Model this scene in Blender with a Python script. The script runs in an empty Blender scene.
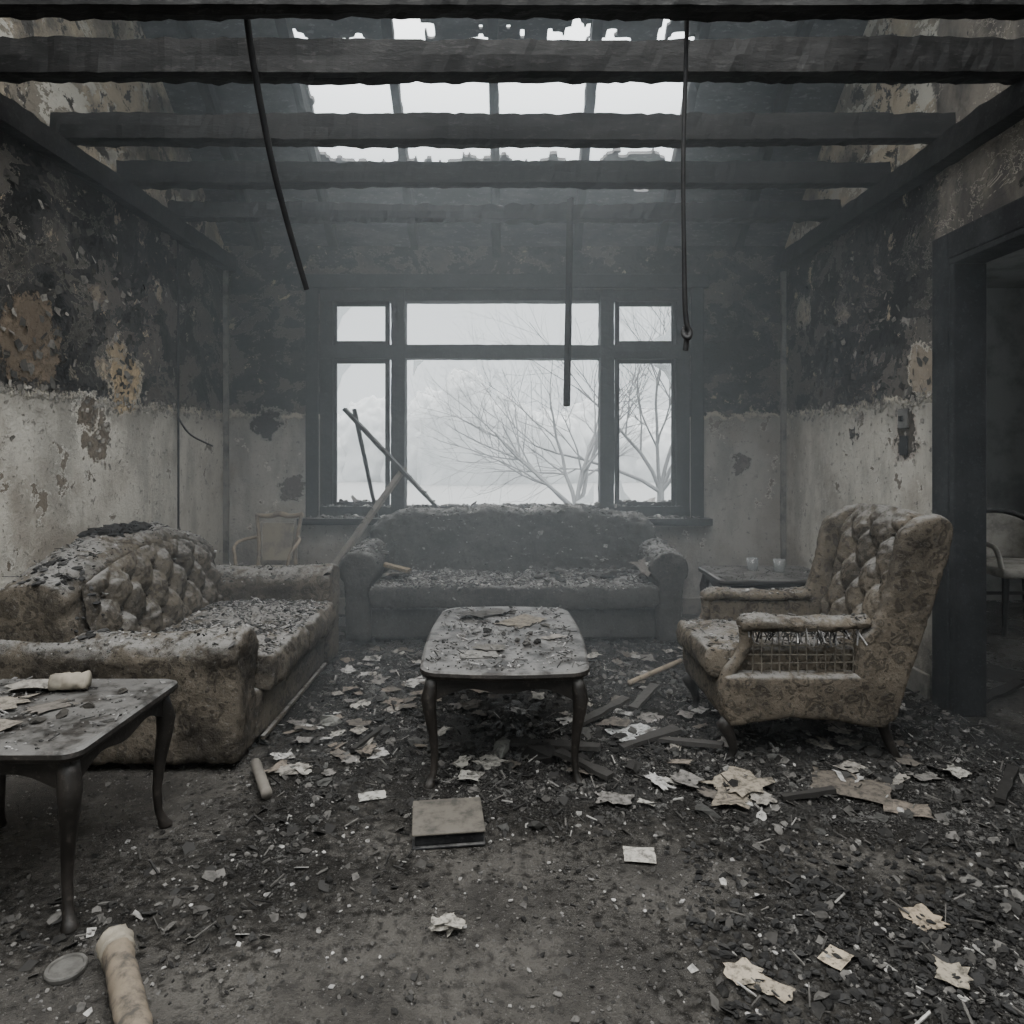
import bpy, bmesh, math, random
from mathutils import Vector, Matrix, noise
random.seed(7)
R=random.random
def U(a,b): return a+(b-a)*R()
scene=bpy.context.scene
COL=scene.collection
def nz(x,y,z=0.0): return noise.noise(Vector((x,y,z)))
def fbm(x,y,z=0.0,o=4): return noise.fractal(Vector((x,y,z)),0.8,2.0,o)

# ------------------------------------------------------------------ materials
class N:
    def __init__(s,name,rough=0.85,spec=0.3):
        s.mat=bpy.data.materials.new(name); s.mat.use_nodes=True
        s.nt=s.mat.node_tree; s.b=s.nt.nodes['Principled BSDF']
        s.b.inputs['Roughness'].default_value=rough
        s.b.inputs['Specular IOR Level'].default_value=spec
        tc=s.nt.nodes.new('ShaderNodeTexCoord'); s.P=tc.outputs['Object']
        g=s.nt.nodes.new('ShaderNodeNewGeometry'); s.Nrm=g.outputs['Normal']; s.Pos=g.outputs['Position']
    def put(s,sock,v):
        if isinstance(v,bpy.types.NodeSocket): s.nt.links.new(v,sock)
        elif isinstance(v,(tuple,list)):
            if sock.type=='RGBA' and len(v)==3: v=(*v,1)
            sock.default_value=v
        else: sock.default_value=v
    def math(s,op,a,b=0.0,c=None,clamp=False):
        n=s.nt.nodes.new('ShaderNodeMath'); n.operation=op; n.use_clamp=clamp
        s.put(n.inputs[0],a); s.put(n.inputs[1],b)
        if c is not None: s.put(n.inputs[2],c)
        return n.outputs[0]
    def mix(s,f,a,b):
        n=s.nt.nodes.new('ShaderNodeMix'); n.data_type='RGBA'
        s.put(n.inputs[0],f); s.put(n.inputs[6],a); s.put(n.inputs[7],b); return n.outputs[2]
    def noise(s,scale,detail=5,rough=0.6,vec=None,dist=0.0,color=False):
        n=s.nt.nodes.new('ShaderNodeTexNoise'); s.put(n.inputs['Vector'],vec or s.P)
        n.inputs['Scale'].default_value=scale; n.inputs['Detail'].default_value=min(detail,6)
        n.inputs['Roughness'].default_value=rough; n.inputs['Distortion'].default_value=dist
        return n.outputs[1] if color else n.outputs[0]
    def voro(s,scale,feature='F1',vec=None,rnd=1.0):
        n=s.nt.nodes.new('ShaderNodeTexVoronoi'); n.feature=feature; s.put(n.inputs['Vector'],vec or s.P)
        n.inputs['Scale'].default_value=scale; n.inputs['Randomness'].default_value=rnd
        return n.outputs['Distance']
    def sm(s,x,lo,hi):
        n=s.nt.nodes.new('ShaderNodeMapRange'); n.interpolation_type='SMOOTHSTEP'
        s.put(n.inputs[0],x)
        if lo<hi: a,b,c,d=lo,hi,0,1
        else: a,b,c,d=hi,lo,1,0
        n.inputs[1].default_value=a; n.inputs[2].default_value=b
        n.inputs[3].default_value=c; n.inputs[4].default_value=d
        return n.outputs[0]
    def scale(s,vec,v):
        n=s.nt.nodes.new('ShaderNodeMapping'); s.put(n.inputs[0],vec); n.inputs[3].default_value=v; return n.outputs[0]
    def sep(s,v):
        n=s.nt.nodes.new('ShaderNodeSeparateXYZ'); s.put(n.inputs[0],v); return n.outputs
    def vm(s,op,a,b,sc=None):
        n=s.nt.nodes.new('ShaderNodeVectorMath'); n.operation=op; s.put(n.inputs[0],a); s.put(n.inputs[1],b)
        if sc is not None: n.inputs['Scale'].default_value=sc
        return n.outputs['Value'] if op=='DISTANCE' else n.outputs[0]
    def attr(s,name,color=True):
        n=s.nt.nodes.new('ShaderNodeAttribute'); n.attribute_name=name
        return n.outputs['Color'] if color else n.outputs['Fac']
    def bump(s,h,strength=0.6,dist=0.01,prev=None):
        n=s.nt.nodes.new('ShaderNodeBump'); n.inputs['Strength'].default_value=strength
        n.inputs['Distance'].default_value=dist; s.put(n.inputs['Height'],h)
        if prev: s.put(n.inputs['Normal'],prev)
        return n.outputs[0]
    def done(s,color,normal=None,rough=None):
        s.put(s.b.inputs['Base Color'],color)
        if normal: s.put(s.b.inputs['Normal'],normal)
        if rough is not None: s.put(s.b.inputs['Roughness'],rough)
        return s.mat

def wall_mat(name,patches,pale_y=None,dark=(0.012,0.0115,0.011),low=(0.50,0.475,0.42),ochre_top=True):
    m=N(name,0.9,0.2)
    sp=m.sep(m.P)
    n1=m.noise(1.3,6,0.62); n2=m.noise(5,6,0.70); n3=m.noise(26,4,0.68); nu=m.noise(2.2,6,0.72)
    streak=m.noise(2.6,5,0.65,m.scale(m.P,(1.6,1.6,0.6)))
    # lower painted plaster
    c=m.mix(m.sm(streak,0.40,0.66),low,tuple(v*0.62 for v in low))
    c=m.mix(m.math('MULTIPLY',m.sm(n1,0.48,0.62),0.7),c,(0.22,0.19,0.155))
    peelL=m.sm(n2,0.622,0.628)
    c=m.mix(m.sm(n2,0.60,0.61),c,(0.55,0.53,0.48))
    c=m.mix(peelL,c,(0.17,0.145,0.115))
    c=m.mix(m.math('MULTIPLY',m.sm(n3,0.60,0.66),0.7),c,(0.08,0.072,0.063))
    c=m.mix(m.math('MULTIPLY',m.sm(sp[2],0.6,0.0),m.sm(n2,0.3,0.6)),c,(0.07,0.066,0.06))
    # upper charred zone with flaking layers
    up=m.mix(m.sm(nu,0.38,0.60),dark,(0.040,0.038,0.036))
    la=m.noise(3,6,0.72,m.scale(m.P,(1,1,1.4)),dist=0.4)
    l1=m.sm(la,0.535,0.540); l1e=m.math('SUBTRACT',m.sm(la,0.520,0.528),l1,clamp=True)
    up=m.mix(m.math('MULTIPLY',l1,m.sm(n1,0.3,0.55)),up,(0.098,0.088,0.076))
    up=m.mix(m.math('MULTIPLY',l1e,0.75),up,(0.20,0.182,0.155))
    l2=m.sm(la,0.43,0.425)
    up=m.mix(m.math('MULTIPLY',l2,.8),up,(0.006,0.006,0.006))
    up=m.mix(m.math('MULTIPLY',m.sm(n3,0.57,0.65),0.5),up,(0.010,0.010,0.010))
    chipn=m.noise(6,6,0.76,dist=0.4)
    chips=m.sm(chipn,0.625,0.631)
    up=m.mix(m.sm(chipn,0.602,0.610),up,(0.10,0.092,0.08))
    up=m.mix(chips,up,m.mix(m.sm(n1,.4,.6),(0.26,0.22,0.165),(0.42,0.34,0.235)))
    zz=m.math('ADD',sp[2],m.math('MULTIPLY',m.math('SUBTRACT',m.noise(4.5,6,0.74),0.5),0.24))
    upm=m.sm(zz,1.572,1.582)
    c=m.mix(m.math('MULTIPLY',m.sm(zz,1.35,1.58),0.45),c,(0.16,0.145,0.12))
    c=m.mix(upm,c,up)
    line=m.math('MULTIPLY',m.sm(zz,1.54,1.57),m.sm(zz,1.6,1.585))
    c=m.mix(m.math('MULTIPLY',line,m.sm(n2,0.42,0.52)),c,(0.5,0.46,0.38))
    if ochre_top:  # peeling ochre wall surface above the beam plates
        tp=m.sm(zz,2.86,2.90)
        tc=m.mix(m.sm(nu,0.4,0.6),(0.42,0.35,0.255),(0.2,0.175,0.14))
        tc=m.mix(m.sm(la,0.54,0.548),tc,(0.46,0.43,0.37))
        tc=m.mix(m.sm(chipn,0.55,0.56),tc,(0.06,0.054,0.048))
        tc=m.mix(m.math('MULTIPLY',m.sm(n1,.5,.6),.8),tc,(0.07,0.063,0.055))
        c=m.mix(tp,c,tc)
    if pale_y is not None:
        py=m.math('MULTIPLY',m.sm(m.math('ADD',sp[1],m.math('MULTIPLY',m.math('SUBTRACT',nu,0.5),0.3)),pale_y+0.01,pale_y-0.01),m.sm(sp[2],1.6,1.62))
        pc=m.mix(m.sm(streak,0.4,0.65),(0.17,0.15,0.125),(0.06,0.055,0.05))
        pc=m.mix(l1e,pc,(0.3,0.27,0.23)); pc=m.mix(chips,pc,(0.03,0.028,0.025))
        c=m.mix(py,c,pc)
    nv=m.vm('SUBTRACT',m.noise(6,6,0.75,color=True),(0.5,0.5,0.5))
    pv=m.vm('ADD',m.P,m.vm('SCALE',nv,(0,0,0),0.40))
    allp=0.0
    for (px,py_,pz,r,colr,rimc) in patches:
        d=m.vm('DISTANCE',pv,(px,py_,pz))
        mk=m.sm(d,r,r-0.008); mo=m.sm(d,r+0.025,r+0.014)
        c=m.mix(mo,c,rimc)
        inner=m.mix(m.sm(n3,0.45,0.65),colr,tuple(v*0.45 for v in colr))
        inner=m.mix(m.sm(la,0.5,0.51),inner,tuple(v*0.75 for v in colr))
        c=m.mix(mk,c,inner)
        allp=m.math('MAXIMUM',allp,mk)
    h=m.math('ADD',m.math('MULTIPLY',m.math('MULTIPLY',nu,m.math('ADD',upm,0.2)),0.5),m.math('MULTIPLY',n3,0.3))
    h=m.math('SUBTRACT',h,m.math('MULTIPLY',chips,0.25))
    h=m.math('SUBTRACT',h,m.math('MULTIPLY',m.math('MULTIPLY',l1,upm),0.4))
    h=m.math('ADD',h,m.math('MULTIPLY',m.math('MULTIPLY',l2,upm),0.4))
    h=m.math('SUBTRACT',h,m.math('MULTIPLY',peelL,0.2))
    h=m.math('ADD',h,m.math('MULTIPLY',line,0.3))
    h=m.math('SUBTRACT',h,m.math('MULTIPLY',allp,0.8))
    return m.done(c,m.bump(h,1.0,0.035))

def char_mat(name,base=(0.004,0.004,0.004),hi=(0.018,0.0175,0.017),ash=0.25,rough=0.75,stretch=(1,1,1),bs=.6,spec=.25):
    m=N(name,rough,spec)
    v=m.scale(m.P,stretch)
    n=m.noise(7,6,0.7,v); f=m.noise(45,4,0.7,v)
    c=m.mix(m.sm(n,0.4,0.7),base,hi)
    c=m.mix(m.math('MULTIPLY',m.sm(f,.56,.66),.5),c,tuple(x*2.2 for x in hi))
    if ash>0:
        nz_=m.sep(m.Nrm)[2]
        a=m.math('MULTIPLY',m.math('MULTIPLY',m.sm(nz_,0.3,0.9),m.sm(m.noise(9,5,0.7),0.38,0.6)),ash)
        c=m.mix(a,c,(0.20,0.197,0.19))
    h=m.math('ADD',m.math('MULTIPLY',n,0.6),m.math('MULTIPLY',f,0.4))
    return m.done(c,m.bump(h,bs,0.012))

def fabric(name,a,b,psc=9,ash=0.8,ashcol=(0.24,0.236,0.226),soot=0.7,pstr=.75,sp_=.3):
    m=N(name,0.95,0.1)
    w=m.noise(psc*0.6,3,0.5,color=True)
    pv=m.vm('ADD',m.P,m.vm('SCALE',m.vm('SUBTRACT',w,(0.5,0.5,0.5)),(0,0,0),0.16))
    vo=m.voro(psc,'F1',pv); ve=m.voro(psc*1.6,'F1',m.vm('ADD',pv,(3.1,1.7,.9)))
    pat=m.math('MAXIMUM',m.math('MULTIPLY',m.sm(vo,0.46,0.36),m.sm(vo,0.18,0.27)),m.math('MAXIMUM',m.sm(vo,0.14,0.08),m.sm(ve,0.28,0.22)))
    n=m.noise(2.6,5,0.62); n2=m.noise(14,5,0.72); n4=m.noise(60,5,0.74)
    c=m.mix(m.math('MULTIPLY',pat,pstr),a,b)
    c=m.mix(m.math('MULTIPLY',m.sm(n,0.42,0.64),soot),c,(0.022,0.0205,0.019))
    c=m.mix(m.math('MULTIPLY',m.sm(n2,0.50,0.66),soot*.6),c,(0.025,0.023,0.021))
    up=m.sm(m.sep(m.Nrm)[2],0.3,0.9)
    am=m.math('MULTIPLY',up,m.sm(m.math('ADD',m.math('MULTIPLY',n2,0.6),m.math('MULTIPLY',n,0.4)),0.42,0.54))
    c=m.mix(m.math('MULTIPLY',am,ash),c,ashcol)
    c=m.mix(m.math('MULTIPLY',m.sm(n4,0.56,0.64),0.7),c,(0.015,0.014,0.013))
    c=m.mix(m.math('MULTIPLY',m.sm(n4,0.42,0.34),sp_),c,ashcol)
    h=m.math('ADD',m.math('MULTIPLY',n4,0.6),m.math('MULTIPLY',n2,0.6))
    h=m.math('ADD',h,m.math('MULTIPLY',pat,0.1))
    return m.done(c,m.bump(h,0.9,0.015))

def batch_mat(name,rough=0.9,dirt=.65):
    m=N(name,rough,0.2)
    c=m.attr('Col'); n=m.noise(40,4,0.7)
    c=m.mix(m.math('MULTIPLY',m.sm(n,0.42,0.66),dirt),c,(0.03,0.029,0.027))
    return m.done(c,m.bump(n,0.6,0.005))

def plain(name,col,rough=0.8,var=0.5,sc=12,bs=0.4,dirt=(0.04,0.038,0.035)):
    m=N(name,rough,0.3)
    if var<=0: return m.done(col)
    n=m.noise(sc,6,0.65)
    c=m.mix(m.math('MULTIPLY',m.sm(n,0.42,0.68),var),col,dirt)
    return m.done(c,m.bump(n,bs,0.006))

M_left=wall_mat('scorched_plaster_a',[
  (-2.25,3.22,1.82,0.22,(0.17,0.130,0.092),(0.035,0.033,0.03)),
  (-2.25,4.02,1.71,0.17,(0.50,0.38,0.23),(0.42,0.37,0.29)),
  (-2.25,3.95,1.87,0.07,(0.46,0.36,0.23),(0.32,0.28,0.23)),
  (-2.25,3.74,1.38,0.14,(0.18,0.15,0.115),(0.57,0.54,0.48)),
  (-2.25,3.66,1.50,0.10,(0.17,0.14,0.105),(0.57,0.54,0.48)),
  (-2.25,4.42,2.33,0.06,(0.42,0.35,0.26),(0.2,0.18,0.16)),
  (-2.25,3.80,1.75,0.05,(0.40,0.33,0.24),(0.2,0.18,0.15)),
  (-2.25,3.75,2.15,0.05,(0.30,0.25,0.19),(0.15,0.13,0.11))])
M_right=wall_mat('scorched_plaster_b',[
  (2.2,5.06,2.34,0.12,(0.40,0.35,0.28),(0.25,0.23,0.2)),
  (2.2,3.62,1.72,0.14,(0.36,0.30,0.23),(0.44,0.40,0.34)),
  (2.2,3.78,1.38,0.12,(0.07,0.06,0.048),(0.34,0.3,0.26)),
  (2.2,4.5,2.2,0.06,(0.3,0.26,0.21),(0.2,0.18,0.16)),
  (2.2,4.33,1.42,0.06,(0.05,0.046,0.042),(0.42,0.39,0.35))],pale_y=3.52)
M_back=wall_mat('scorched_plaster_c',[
  (-1.9,5.42,1.5,0.13,(0.05,0.045,0.04),(0.25,0.24,0.22)),
  (-1.72,5.42,1.0,0.10,(0.12,0.105,0.09),(0.3,0.29,0.27)),
  (1.85,5.42,1.2,0.09,(0.14,0.125,0.108),(0.3,0.29,0.27))],ochre_top=False,low=(0.34,0.328,0.30))
M_char=char_mat('charred_timber',stretch=(0.3,1,1))
M_frame=char_mat('charred_window_wood',(0.006,0.006,0.007),(0.024,0.025,0.026),ash=0.5)
M_wood=char_mat('scorched_furniture_wood',(0.008,0.007,0.006),(0.028,0.024,0.021),ash=0.5,rough=0.5,bs=.35,spec=.4)
M_trim=plain('dirty_trim_paint',(0.2,0.19,0.17),0.8,0.9,8)
M_fabA=fabric('damask_fabric_a',(0.112,0.097,0.077),(0.052,0.045,0.037),12,0.85)
M_fabB=fabric('velvet_fabric_b',(0.066,0.065,0.061),(0.048,0.047,0.044),7,0.85,soot=0.6,ashcol=(.23,.23,.225))
M_fabC=fabric('damask_fabric_c',(0.122,0.104,0.081),(0.050,0.043,0.035),16,0.7,soot=0.65,sp_=.2)
M_deb=batch_mat('debris_bits'); M_paper=batch_mat('singed_paper',dirt=.85)
M_cable=plain('burnt_cable',(0.006,0.006,0.007),0.6,0.3)
M_ceram=plain('dirty_linen',(0.25,0.225,0.18),0.8,0.6,9)
M_metal=plain('sooty_metal',(0.11,0.107,0.10),0.5,0.7,20)
M_bark=plain('fog_grey_bark',(0.15,0.157,0.162),0.9,0.0)  # fog over the trees is put into this flat grey
M_hedge=plain('mist_painted_foliage',(0.40,0.42,0.43),1.0,0.0)  # pale grey paints the outdoor mist into the foliage colour
M_ground=plain('mist_toned_ground',(0.20,0.21,0.215),1.0,0.0)  # outdoor mist tone is put into the ground colour
M_pale=plain('pale_upholstery',(0.38,0.35,0.31),0.9,0.5,9)
M_pwood=plain('pale_wood',(.24,.20,.15),.8,.6)

# ------------------------------------------------------------------ mesh helpers
def empty(name,loc):
    e=bpy.data.objects.new(name,None); e.location=loc; e.empty_display_size=0.1; COL.objects.link(e); return e
def adopt(o,p):
    if p is not None:
        o.parent=p; o.matrix_parent_inverse=Matrix.Translation(p.location).inverted()
def mesh(name,verts,faces,mat,parent=None,smooth=False):
    me=bpy.data.meshes.new(name); me.from_pydata([tuple(v) for v in verts],[],faces); me.validate(); me.update()
    bm=bmesh.new(); bm.from_mesh(me); bmesh.ops.recalc_face_normals(bm,faces=bm.faces); bm.to_mesh(me); bm.free()
    if smooth: me.shade_smooth()
    o=bpy.data.objects.new(name,me); COL.objects.link(o); me.materials.append(mat); adopt(o,parent); return o
def boxvf(x0,x1,y0,y1,z0,z1):
    v=[(x0,y0,z0),(x1,y0,z0),(x1,y1,z0),(x0,y1,z0),(x0,y0,z1),(x1,y0,z1),(x1,y1,z1),(x0,y1,z1)]
    f=[(0,3,2,1),(4,5,6,7),(0,1,5,4),(1,2,6,5),(2,3,7,6),(3,0,4,7)]
    return v,f
def multi(name,boxes,mat,parent=None,bev=0):
    V=[];F=[]
    for b in boxes:
        v,f=boxvf(*b); o=len(V); V+=v; F+=[tuple(i+o for i in q) for q in f]
    o=mesh(name,V,F,mat,parent)
    if bev:
        md=o.modifiers.new('b','BEVEL'); md.width=bev; md.segments=2
    return o
def box(name,x0,x1,y0,y1,z0,z1,mat,parent=None,bev=0): return multi(name,[(x0,x1,y0,y1,z0,z1)],mat,parent,bev)
def loftvf(rings,cap=True):
    n=len(rings[0]); V=[tuple(p) for r in rings for p in r]; F=[]
    for i in range(len(rings)-1):
        for j in range(n):
            a=i*n+j; b=i*n+(j+1)%n; F.append((a,b,b+n,a+n))
    if cap: F.append(tuple(range(n-1,-1,-1))); F.append(tuple((len(rings)-1)*n+j for j in range(n)))
    return V,F
def loft(name,rings,mat,parent=None,smooth=True,cap=True):
    V,F=loftvf(rings,cap); return mesh(name,V,F,mat,parent,smooth)
TEX={}
def ctex(sz,depth=3):
    k=(sz,depth)
    if k not in TEX:
        t=bpy.data.textures.new('clouds%g'%sz,'CLOUDS'); t.noise_scale=sz; t.noise_depth=depth; TEX[k]=t
    return TEX[k]
def soften(o,voxel=0.016,bev=0.03,disp=0.03,fine=0.012,smooth=4):
    if bev:
        b=o.modifiers.new('bev','BEVEL'); b.width=bev; b.segments=3; b.limit_method='ANGLE'
    r=o.modifiers.new('rm','REMESH'); r.mode='VOXEL'; r.voxel_size=voxel; r.use_smooth_shade=True
    s=o.modifiers.new('sm','SMOOTH'); s.iterations=smooth; s.factor=0.5
    d=o.modifiers.new('d1','DISPLACE'); d.texture=ctex(0.16,2); d.strength=disp; d.mid_level=0.5; d.texture_coords='GLOBAL'
    d=o.modifiers.new('d2','DISPLACE'); d.texture=ctex(0.035,3); d.strength=fine; d.mid_level=0.5; d.texture_coords='GLOBAL'
    return o
def tube(name,pts,rad,mat,parent=None,res=4,kind='NURBS'):
    cu=bpy.data.curves.new(name,'CURVE'); cu.dimensions='3D'; cu.bevel_depth=1.0; cu.bevel_resolution=res; cu.use_fill_caps=True
    sp=cu.splines.new(kind); sp.points.add(len(pts)-1)
    for i,p in enumerate(pts):
        sp.points[i].co=(*p,1); sp.points[i].radius=rad[i] if isinstance(rad,(list,tuple)) else rad
    if kind=='NURBS': sp.use_endpoint_u=True; sp.order_u=3
    cu.resolution_u=8
    o=bpy.data.objects.new(name,cu); COL.objects.link(o); cu.materials.append(mat); adopt(o,parent); return o

class Batch:
    def __init__(s): s.V=[];s.F=[];s.C=[]
    def chip(s,c,size,tilt,col,th=0.003,n=None,asp=1.0):
        n=n or random.randint(4,7); a0=U(0,6.28)
        rot=Matrix.Rotation(U(0,6.28),3,'Z')@Matrix.Rotation(U(-tilt,tilt),3,'X')@Matrix.Rotation(U(-tilt,tilt),3,'Y')
        top=[];bot=[]
        for i in range(n):
            r=size*U(0.45,1.0); a=a0+6.283*i/n
            p=Vector((r*math.cos(a),r*math.sin(a)*asp,0))
            top.append(Vector(c)+rot@(p+Vector((0,0,th)))); bot.append(Vector(c)+rot@p)
        o=len(s.V); s.V+=top+bot
        s.F.append(tuple(o+i for i in range(n))); s.C.append(col)
        s.F.append(tuple(o+n+i for i in range(n-1,-1,-1))); s.C.append(col)
        for i in range(n):
            j=(i+1)%n; s.F.append((o+i,o+n+i,o+n+j,o+j)); s.C.append(col)
    def rock(s,c,size,col,flat=0.6):
        o=len(s.V); rot=Matrix.Rotation(U(0,6.28),3,'Z')@Matrix.Rotation(U(-.6,.6),3,'X')
        rings=[(-0.8,0.6,5),(-0.1,1.0,5),(0.6,0.7,5)]
        sx,sy=U(.6,1.5),U(.6,1.2)
        for (z,r,k) in rings:
            for i in range(k):
                a=6.283*i/k+z; rr=r*U(.5,1.25)
                s.V.append(Vector(c)+rot@Vector((rr*math.cos(a)*sx,rr*math.sin(a)*sy,z*flat*U(.7,1.2)))*size)
        s.V.append(Vector(c)+rot@Vector((0,0,0.95*flat))*size)
        for q in range(2):
            for i in range(5):
                a=o+q*5+i;b=o+q*5+(i+1)%5; s.F.append((a,b,b+5,a+5)); s.C.append(col)
        for i in range(5): s.F.append((o+10+i,o+10+(i+1)%5,o+15)); s.C.append(col)
    def sheet(s,c,w,h,ang,col,curl=0.02,tilt=0.0,n=6,rag=.5):
        o=len(s.V); rot=Matrix.Rotation(ang,3,'Z')@Matrix.Rotation(tilt,3,'X'); sd=U(0,50)
        for i in range(n+1):
            for j in range(n+1):
                x=(i/n-.5)*w;y=(j/n-.5)*h
                edge=1 if (i in(0,n) or j in(0,n)) else 0
                e=1+rag*edge*nz(i*.8+sd,j*.8)
                z=curl*(abs(nz(x*8+sd,y*8))*1.0+ (abs(i/n-.5)*2)**3*0.3*abs(nz(sd,i*.3)))
                s.V.append(Vector(c)+rot@Vector((x*e,y*e,z)))
        for i in range(n):
            for j in range(n):
                a=o+i*(n+1)+j; s.F.append((a,a+n+1,a+n+2,a+1)); s.C.append(col)
    def stick(s,a,b,w,h,col):
        a=Vector(a);b=Vector(b); d=(b-a).normalized(); sd=d.cross(Vector((0,0,1))).normalized()*w/2; upv=sd.cross(d).normalized()*h/2
        if upv.z<0: upv=-upv
        o=len(s.V); k=5
        for i in range(k+1):
            p=a.lerp(b,i/k); e=U(.65,1.1)
            for q in ((-1,-1),(1,-1),(1,1),(-1,1)): s.V.append(p+sd*q[0]*e+upv*q[1]*U(.85,1.1))
        for i in range(k):
            for j in range(4):
                s.F.append((o+i*4+j,o+i*4+(j+1)%4,o+i*4+4+(j+1)%4,o+i*4+4+j)); s.C.append(col)
        s.F.append((o,o+3,o+2,o+1)); s.F.append((o+k*4,o+k*4+1,o+k*4+2,o+k*4+3)); s.C+=[col,col]
    def make(s,name,mat,parent=None,smooth=False):
        me=bpy.data.meshes.new(name); me.from_pydata([tuple(v) for v in s.V],[],s.F); me.update()
        at=me.attributes.new('Col','FLOAT_COLOR','FACE'); fl=[]
        for c in s.C: fl+= [c[0],c[1],c[2],1.0]
        at.data.foreach_set('color',fl); me.materials.append(mat)
        if smooth: me.shade_smooth()
        o=bpy.data.objects.new(name,me); COL.objects.link(o); adopt(o,parent); return o

def dcol():
    r=R()
    if r<0.5: v=U(.008,.035); return (v,v*.98,v*.95)
    if r<0.92: v=U(.04,.14); return (v,v*.96,v*.9)
    v=U(.18,.38); return (v,v*.98,v*.93)
def ashc():
    r=R()
    if r<0.33: v=U(.012,.045)
    elif r<0.75: v=U(.07,.18)
    else: v=U(.22,.42)
    return (v,v*.985,v*.96)
PC=[(0.33,0.32,0.29),(0.24,0.225,0.2),(0.17,0.145,0.12),(0.37,0.365,0.35),(0.11,0.098,0.085),(0.16,0.152,0.142)]

# ------------------------------------------------------------------ room shell
XL,XR,YB,YR=-2.25,2.20,5.42,-1.5
EZ=2.92; RY=3.2; RZ=EZ+(YB-RY)*0.8; FZ=RZ-(RY-YR)*0.42
def zroof(y): return EZ+(YB-y)*0.8 if y>RY else RZ-(RY-y)*0.42
def prism_x(name,polys,x0,x1,mat):
    V=[];F=[]
    for pl in polys:
        o=len(V);n=len(pl)
        V+=[(x0,p[0],p[1]) for p in pl]+[(x1,p[0],p[1]) for p in pl]
        F.append(tuple(range(o,o+n)));F.append(tuple(range(o+2*n-1,o+n-1,-1)))
        F+=[(o+i,o+(i+1)%n,o+n+(i+1)%n,o+n+i) for i in range(n)]
    return mesh(name,V,F,mat)
wl=prism_x('wall_left',[[(YR,0),(YB,0),(YB,zroof(YB)),(RY,RZ),(YR,zroof(YR))]],XL-0.15,XL,M_left)
DY0,DY1,DZ=2.25,3.36,2.24
wr=prism_x('wall_right',[[(DY1,0),(YB,0),(YB,zroof(YB)),(DY1,zroof(DY1))],
    [(DY0,DZ),(DY1,DZ),(DY1,zroof(DY1)),(RY,RZ),(DY0,zroof(DY0))],
    [(YR,0),(DY0,0),(DY0,zroof(DY0)),(YR,zroof(YR))]],XR,XR+0.10,M_right)
WX0,WX1,WZ0,WZ1=-1.50,1.45,0.76,2.58
multi('wall_back',[(XL-.15,WX0,YB,YB+.25,0,EZ),(WX1,XR+.1,YB,YB+.25,0,EZ),(WX0,WX1,YB,YB+.25,0,WZ0),(WX0,WX1,YB,YB+.25,WZ1,EZ)],M_back)
multi('wall_rear_fill_opening',[(XL-.15,-1.3,YR-.15,YR,0,FZ),(1.3,XR+.1,YR-.15,YR,0,FZ),(-1.3,1.3,YR-.15,YR,0,.8),(-1.3,1.3,YR-.15,YR,2.2,FZ)],M_back)  # window opening behind the camera is added to let in fill light
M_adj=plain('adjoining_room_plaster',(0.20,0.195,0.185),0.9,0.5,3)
multi('wall_adjoining',[(XR+.1,5.0,5.9,6.05,0,2.7),(5.0,5.15,1.2,2.6,0,2.7),(5.0,5.15,4.6,6.05,0,2.7),(5.0,5.15,2.6,4.6,0,.9),(5.0,5.15,2.6,4.6,2.4,2.7),(XR+.1,5.0,1.05,1.2,0,2.7),(XR+.1,5.0,1.2,5.9,2.7,2.8),(XR+.1,XR+.2,YB,5.9,0,2.7)],M_adj)  # out-of-view opening in the far side wall is added to light this room

GA=[(0.35,3.05,.60,.42,.9),(-0.75,3.3,.2,.8,.7),(0.0,4.25,1.3,.28,.8),(1.15,1.72,.40,.2,1.1),(1.85,3.5,.3,.9,.6),
    (0.75,2.8,.45,.22,.8),(-1.1,1.95,.5,.2,.35),(-0.5,3.6,.35,.5,.6),(1.4,2.4,.5,.3,.35),(1.0,3.9,.5,.5,.6),(0.1,2.62,.25,.12,.6),(1.95,2.5,.3,.5,.5),(3.4,4.2,1.2,1.5,.3),(0,2.2,.8,.4,.12)]
def dens(x,y):
    s=0.10
    for (a,b,sx,sy,w) in GA: s+=w*math.exp(-((x-a)/sx)**2*.5-((y-b)/sy)**2*.5)
    return s*(1+.55*fbm(x*3.1,y*3.1,9,3))
def fz(x,y):
    d=max(0,dens(x,y)-.2)
    h=max(0,fbm(x*5,y*5,1.3,5)*.6+.25)
    h2=max(0,fbm(x*22,y*22,4.0,3))
    return min(1.2,d)*(0.030*h+0.022*h2)+0.003*nz(x*3,y*3)
nx,ny=330,330; x0,x1,y0,y1=-2.4,5.15,-1.65,6.05
V=[];soot=[]
for j in range(ny+1):
    for i in range(nx+1):
        x=x0+(x1-x0)*i/nx; y=y0+(y1-y0)*j/ny
        V.append((x,y,fz(x,y))); soot.append(dens(x,y))
F=[(j*(nx+1)+i,j*(nx+1)+i+1,(j+1)*(nx+1)+i+1,(j+1)*(nx+1)+i) for j in range(ny) for i in range(nx)]
me=bpy.data.meshes.new('floor'); me.from_pydata(V,[],F); me.update(); me.shade_smooth()
at=me.attributes.new('soot','FLOAT','POINT'); at.data.foreach_set('value',soot)
floor=bpy.data.objects.new('floor',me); COL.objects.link(floor)
m=N('sooty_floor',0.85,0.3)
n1=m.noise(2.2,6,0.68); n2=m.noise(30,6,0.74); n3=m.noise(120,4,0.68); s_=m.attr('soot',False)
c=m.mix(m.sm(n1,0.36,0.64),(0.034,0.032,0.029),(0.084,0.079,0.071))
c=m.mix(m.math('MULTIPLY',m.sm(n2,0.49,0.59),0.65),c,(0.017,0.016,0.015))
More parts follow.
